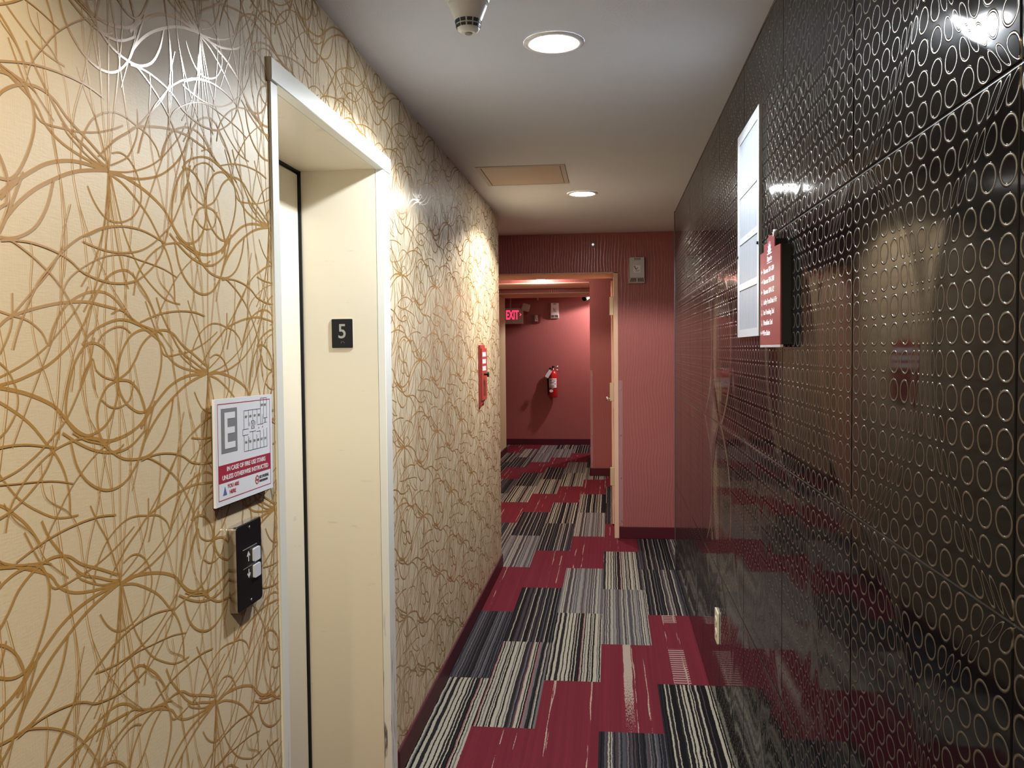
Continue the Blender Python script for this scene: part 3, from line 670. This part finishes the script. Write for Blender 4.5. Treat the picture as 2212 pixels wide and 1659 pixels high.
# surface lamp hanging a little below the ceiling of the middle room
lx, ly = -.80, 9.90
tl = thing('dome_ceiling_lamp', 'small lit round lamp at the ceiling just past the first opening', 'ceiling light', (lx, ly, H))
MB().cyl((lx, ly, H), (lx, ly, 2.350), .085, .080, n=32).build('lamp_base', M_['white'], tl)
MB().lathe((lx, ly, 2.349), (lx, ly, 2.292), [(0, .076), (.6, .066), (1, .03)], 32).build('lamp_lens', mat('dome_lens', (1, 1, 1), .4, emit=(1, .88, .78), estr=14), tl)
ll = bpy.data.lights.new('dome_light', 'POINT'); ll.energy = 5; ll.color = (1, .78, .66); ll.shadow_soft_size = .05
lo = bpy.data.objects.new('dome_light', ll); COL.objects.link(lo); lo.location = (lx, ly, 2.25)

sd_ = thing('smoke_detector', 'white cone shaped smoke detector on the ceiling', 'smoke detector', (-.352, 2.165, H))
C_ = (-.352, 2.165)
MB().lathe((*C_, H), (*C_, H-.105), [(0, .056), (.20, .056), (.24, .053), (.30, .052)], 40).build('detector_base', M_['white'], sd_)
MB().lathe((*C_, H-.0315), (*C_, H-.105), [(0, .050), (.12, .047), (.55, .034), (.62, .032), (.86, .028), (.92, .026), (1, .018)], 40).build('detector_head', M_['white'], sd_)
b = MB()
for row, (h_, r_, dh) in enumerate(((.0755, .0345, .0080), (.0870, .0320, .0065))):
    for k in range(12):
        a0 = 2*PI*(k+.12)/12; a1 = 2*PI*(k+.88)/12; V = []
        for rr_ in (r_-.003, r_):
            for a, hh in ((a0, h_), (a1, h_), (a1, h_+dh), (a0, h_+dh)):
                rx = rr_-(hh-h_)*.28; V.append((C_[0]+rx*math.cos(a), C_[1]+rx*math.sin(a), H-hh))
        b.add(V, [(0, 1, 2, 3), (7, 6, 5, 4), (0, 4, 5, 1), (1, 5, 6, 2), (2, 6, 7, 3), (3, 7, 4, 0)])
b.build('vent_slots', mat('dark_blue_grey', (.03, .05, .08), .5), sd_, label='two rows of dark vent slots')
MB().cyl((*C_, H-.1045), (*C_, H-.1075), .010, .009, n=20).build('test_button', M_['grey'], sd_)

ap = thing('access_panel', 'flat square access hatch in the ceiling ahead of the second downlight', 'access panel', (-.435, 4.45, H))
b = MB(); x0, x1, y0, y1 = -.660, -.218, 4.215, 4.700; e = .022
b.box(x0, x1, y0, y0+e, H-.004, H-.0002); b.box(x0, x1, y1-e, y1, H-.004, H-.0002); b.box(x0, x0+e, y0+e, y1-e, H-.004, H-.0002); b.box(x1-e, x1, y0+e, y1-e, H-.004, H-.0002)
b.build('panel_frame', mat('hatch_frame', (.52, .48, .45), .6), ap)
MB().box(x0+e, x1-e, y0+e, y1-e, H-.0012, H-.0002).build('gap', M_['gap'], ap)
MB().box(x0+e+.004, x1-e-.003, y0+e+.005, y1-e-.002, H-.0035, H-.0013).build('hatch', mat('hatch_paint', (.56, .47, .40), .55), ap)

# ================================================================== RED WALL
s1_ = thing('sprinkler_cap', 'small round grey sprinkler cap high on the red wall', 'sprinkler', (-.128, YR, 2.316))
MB().lathe((-.128, YR, 2.316), (-.128, YR-.012, 2.316), [(0, .021), (.6, .021), (1, .015)], 24).build('cap_ring', M_['grey'], s1_)
MB().cyl((-.128, YR-.012, 2.316), (-.128, YR-.024, 2.316), .007, .009, n=16).build('nozzle', M_['chrome'], s1_)

def horn(xc, yw, z0, wd, ht, label, m1, dep=.055):
    h_ = thing('alarm_horn', label, 'alarm horn', (xc, yw, z0)); f_ = frame_front(xc-wd/2, yw, z0)
    g_ = MB(); o_, r_, u_, n_ = f_
    pr = [(0.0, 0, .0005), (0, 0, dep*.55), (.07, .10, dep), (.93, .10, dep)]
    V = []
    for (ix, iz, d) in ((0, 0, .0005), (0.02, 0, dep*.45), (.07, .22, dep)):
        zt = ht*(.02 if d > dep*.9 else 0)
        V += [o_+r_*(wd*ix)+u_*(ht*iz)+n_*d, o_+r_*(wd*(1-ix))+u_*(ht*iz)+n_*d, o_+r_*(wd*(1-ix))+u_*(ht-zt)+n_*d, o_+r_*(wd*ix)+u_*(ht-zt)+n_*d]
    F = [(3, 2, 1, 0)]
    for k in range(2):
        for i in range(4): j = (i+1) % 4; F.append((4*k+i, 4*k+j, 4*k+4+j, 4*k+4+i))
    F.append((8, 9, 10, 11)); g_.add(V, F); g_.build('horn_case', m1, h_)
    b_ = MB()
    for i in range(9):
        if i == 4: continue
        u0_ = .16+.68*i/8; s_ = (.5-u0_)*.16; tz0, tz1 = .05, .19
        d0 = dep*.45+(dep*.55)*tz0/.22; d1 = dep*.45+dep*.55*tz1/.22
        P0 = o_+r_*(wd*(u0_-s_*.9))+u_*(ht*tz0)+n_*(d0+.0012); P1 = o_+r_*(wd*(u0_+s_*.2))+u_*(ht*tz1)+n_*(d1+.0012); wv = r_*(wd*.022); dn = n_*(-.003)
        b_.add([P0-wv, P0+wv, P1+wv, P1-wv, P0-wv+dn, P0+wv+dn, P1+wv+dn, P1-wv+dn], [(0, 1, 2, 3), (7, 6, 5, 4), (0, 4, 5, 1), (1, 5, 6, 2), (2, 6, 7, 3), (3, 7, 4, 0)])
    b_.build('lower_grille', M_['gap'], h_); b_ = MB()
    for i in range(6):
        b_.rect(f_, wd*(.34+.065*i), wd*(.34+.065*i+.03), ht*.88, ht*.965, dep-.001, dep+.0008)
    b_.build('upper_grille', M_['gap'], h_)
    MB().rect(f_, wd*.30, wd*.70, ht*.40, ht*.68, dep, dep+.0010).build('label_plate', mat('pale_label', (.72, .66, .64), .5), h_)
    e_ = MB(); e_.line(f_, (wd*.34, ht*.66), (wd*.40, ht*.55), wd*.05, dep+.0011, dep+.0014); e_.line(f_, (wd*.38, ht*.57), (wd*.46, ht*.52), wd*.05, dep+.0011, dep+.0014); e_.line(f_, (wd*.46, ht*.52), (wd*.54, ht*.60), wd*.04, dep+.0011, dep+.0014)
    e_.rect(f_, wd*.38, wd*.66, ht*.475, ht*.49, dep+.0011, dep+.0014); e_.rect(f_, wd*.40, wd*.62, ht*.435, ht*.447, dep+.0011, dep+.0014)
    e_.build('printed_mark', M_['ink'], h_)
    return h_
horn(.211, YR, 2.008, .128, .200, 'grey beige alarm horn on the red wall right of the opening', M_['horn'])
horn(-.855, YF, 1.985, .128, .240, 'white alarm horn on the far red wall above the extinguisher', M_['white'], .07)

for (xg, yg, nm) in ((OX1, YR, 'clear corner guard on the red wall edge right of the opening'), (-.235, Y2, 'clear corner guard on the edge of the second red wall')):
    g_ = thing('corner_guard', nm, 'corner guard', (xg, yg, .12))
    b = MB(); b.box(xg+.001, xg+.030, yg-.0065, yg-.0045, .10, 1.25)
    b.build('guard_strip', M_['clear'], g_)
    for zc in (.14, .48, .82, 1.18):
        MB().cyl((xg+.018, yg-.0066, zc), (xg+.018, yg-.0085, zc), .0045, n=10).build('screw', M_['chrome'], g_)

# picture on the side wall beyond the opening, mirrored in the black panels
wp = thing('wall_poster', 'blue grey poster with cream top, seen mirrored in the black panels', 'poster', (XP, 8.45, 1.37))
fw_ = frame_left(7.95, 1.37, XP)
MB().rect(fw_, 0, 1.05, 0, .64, .0005, .014).build('poster_sheet', mat('poster_blue', (.26, .26, .34), .5), wp)
MB().rect(fw_, 0, 1.05, .641, .84, .0005, .014).build('poster_head', mat('poster_cream', (.72, .60, .38), .5), wp)

# ================================================================== FAR HALL
# exit sign with an emergency lamp head
YX = YF-.45
fx_ = frame_front(-1.72, YX, 1.895)
ex = thing('exit_sign', 'lit red EXIT sign with emergency lamp head, half behind the wall corner', 'exit sign', (-1.52, YX+.02, 1.895))
MB().rect(fx_, 0, .410, 0, .235, -.045, 0).build('sign_case', M_['horn'], ex)
l = MB(); l.text(fx_, 'EXIT', .245, .070, .190, .0006, 'CENTER', .50, .004, .0006)
l.prism(fx_, [(.362, .115), (.386, .138), (.362, .161), (.362, .150), (.372, .138), (.362, .126)], .0002, .0012)
l.build('exit_letters', M_['exitred'], ex)
b = MB()
st_ = V3((-1.315, YX-.02, 2.12)); b.tube([(-1.34, YX-.022, 2.125), (-1.30, YX-.022, 2.145)], .012, 10); b.build('lamp_arm', M_['grey'], ex)
ca, sa = math.cos(-.28), math.sin(-.28); fh = (V3((-1.262, YX-.035, 2.137)), V3((ca, 0, sa)), V3((-sa, 0, ca)), V3((0, -1, 0)))
hh_ = MB().prism(fh, rrect(-.055, .055, -.055, .055, .015), -.035, .02).build('lamp_head', mat('lamp_head_beige', (.55, .42, .34), .5), ex)
MB().prism(fh, rrect(-.035, .035, -.035, .035, .010), .0201, .024).build('head_lens', M_['horn'], hh_)
MB().tube([(-1.5, YX-.02, 2.13), (-1.5, YX-.02, H)], .010, 10).build('hanger', M_['grey'], ex)

fs = frame_front(-1.208, YF, 1.921)
st = thing('fire_strobe', 'red fire strobe with a clear lens on the far red wall', 'fire strobe', (-1.146, YF, 1.921))
MB().rect(fs, 0, .122, 0, .122, .0005, .030).build('strobe_base', mat('dark_red_case', (.20, .008, .012), .35), st)
MB().prism(fs, [(.045, .022), (.088, .022), (.088, .115), (.045, .115)], .0301, .060).build('strobe_lens', mat('strobe_lens', (.75, .70, .68), .2), st)
b = MB(); b.rect(fs, .055, .062, .05, .10, .0602, .0608); b.rect(fs, .068, .080, .035, .055, .0602, .0608); b.build('lens_mark', M_['ink'], st)

# fire extinguisher
EX, EY = -.885, YF-.085
ext = thing('fire_extinguisher', 'red fire extinguisher with a white tag hanging on the far red wall', 'fire extinguisher', (EX, EY, .752))
MB().lathe((EX, EY, .752), (EX, EY, 1.175), [(0, .052), (.015, .060), (.04, .0665), (.86, .0665), (.92, .060), (.965, .042), (1, .024)], 40).build('cylinder', M_['redp'], ext)
MB().lathe((EX, EY, 1.172), (EX, EY, 1.215), [(0, .022), (.5, .022), (.55, .018), (1, .016)], 24).build('valve', M_['chrome'], ext)
MB().cyl((EX+.000, EY, 1.215), (EX+.002, EY, 1.245), .017, .014, n=20).build('valve_cap', M_['black'], ext)
MB().tube([(EX, EY, 1.215), (EX+.05, EY-.01, 1.232), (EX+.085, EY-.012, 1.238)], [.008, .008, .006], 10).build('upper_handle', M_['chrome'], ext)
MB().tube([(EX, EY, 1.205), (EX+.05, EY-.01, 1.185), (EX+.105, EY-.012, 1.160)], [.009, .008, .006], 10).build('lower_handle', M_['chrome'], ext)
MB().tube([(EX-.015, EY, 1.200), (EX-.05, EY+.005, 1.205), (EX-.078, EY+.008, 1.165), (EX-.085, EY+.008, 1.08), (EX-.080, EY+.005, .96), (EX-.072, EY, .89)], .0125, 12).build('hose', M_['black'], ext)
MB().cyl((EX-.074, EY, .905), (EX-.068, EY-.004, .80), .015, .018, n=16).build('nozzle', M_['black'], ext)
def wrap(z0, z1, a0, a1, r, mt, nm, parent, lbl=None):
    n_ = 16; V = []
    for rr_ in (r, r+.0012):
        for zz_ in (z0, z1):
            for i in range(n_+1): a = a0+(a1-a0)*i/n_; V.append((EX+rr_*math.sin(a), EY-rr_*math.cos(a), zz_))
    N = n_+1; F = []
    for i in range(n_):
        F += [(i, i+1, N+i+1, N+i), (2*N+i, 3*N+i, 3*N+i+1, 2*N+i+1), (i, 2*N+i, 2*N+i+1, i+1), (N+i, N+i+1, 3*N+i+1, 3*N+i)]
    F += [(0, N, 3*N, 2*N), (n_, 2*N+n_, 3*N+n_, N+n_)]
    return MB().add(V, F, 0, False).build(nm, mt, parent, lbl)
lb = wrap(.905, 1.050, -1.1, .95, .0668, M_['signwhite'], 'instruction_label', ext)
for i, (z_, a, c) in enumerate(((1.038, -.9, .8), (1.015, -.8, -.2), (1.010, .1, .6), (.985, -.8, .3), (.965, .35, .75), (.940, -.75, -.35), (.940, -.15, .25), (.920, -.8, .3))):
    wrap(z_-.006, z_+.002, a, c, .0682, M_['ink'] if i else mat('amber_print', (.8, .45, .15), .5), 'label_print', lb)
wrap(.892, .903, -1.5, 1.5, .0668, M_['chrome'], 'strap', ext)
fq = (V3((EX-.025, EY-.0690, .855)), V3((1, 0, 0)), V3((0, 0, 1)), V3((0, -1, 0)))
MB().prism(fq, circ(0, 0, .028, 24, ry=.022), -.016, .0005).build('round_sticker', M_['signwhite'], ext)
c_, s_ = math.cos(-.55), math.sin(-.55)
ft = (V3((EX-.035, EY-.075, 1.170)), V3((c_, 0, s_)), V3((-s_, 0, c_)), V3((0, -1, 0)))
MB().prism(ft, rrect(-.028, .028, -.120, .005, .004), -.0012, .0002).build('inspection_tag', M_['signwhite'], ext)
br = MB().box(EX-.03, EX+.03, YF-.020, YF-.001, .80, 1.12).build('bracket', M_['black'], ext)

# security camera
sc_ = thing('security_camera', 'small white bullet camera with a black lens under the far hall ceiling', 'security camera', (-.36, YF-.45, 2.36))
cx0, cy0, cz0 = -.355, YF-.45, 2.285
MB().cyl((cx0+.02, cy0, H), (cx0+.02, cy0, 2.31), .030, .022, n=20).build('mount', M_['white'], sc_)
MB().cyl((cx0+.045, cy0+.03, 2.31), (cx0-.025, cy0-.05, 2.255), .044, .046, n=28).build('camera_body', M_['white'], sc_)
MB().cyl((cx0-.025, cy0-.05, 2.2552), (cx0-.032, cy0-.058, 2.2498), .040, .036, n=28).build('lens', M_['black'], sc_)
sp2 = thing('pendant_sprinkler', 'small pale sprinkler stem hanging below the far bulkhead', 'sprinkler', (-1.095, YF-.35, 2.24))
MB().tube([(-1.095, YF-.35, H), (-1.095, YF-.35, 2.255)], .011, 12).build('stem', M_['horn'], sp2)
MB().cyl((-1.095, YF-.35, 2.256), (-1.095, YF-.35, 2.246), .016, .014, n=16).build('deflector', M_['chrome'], sp2)
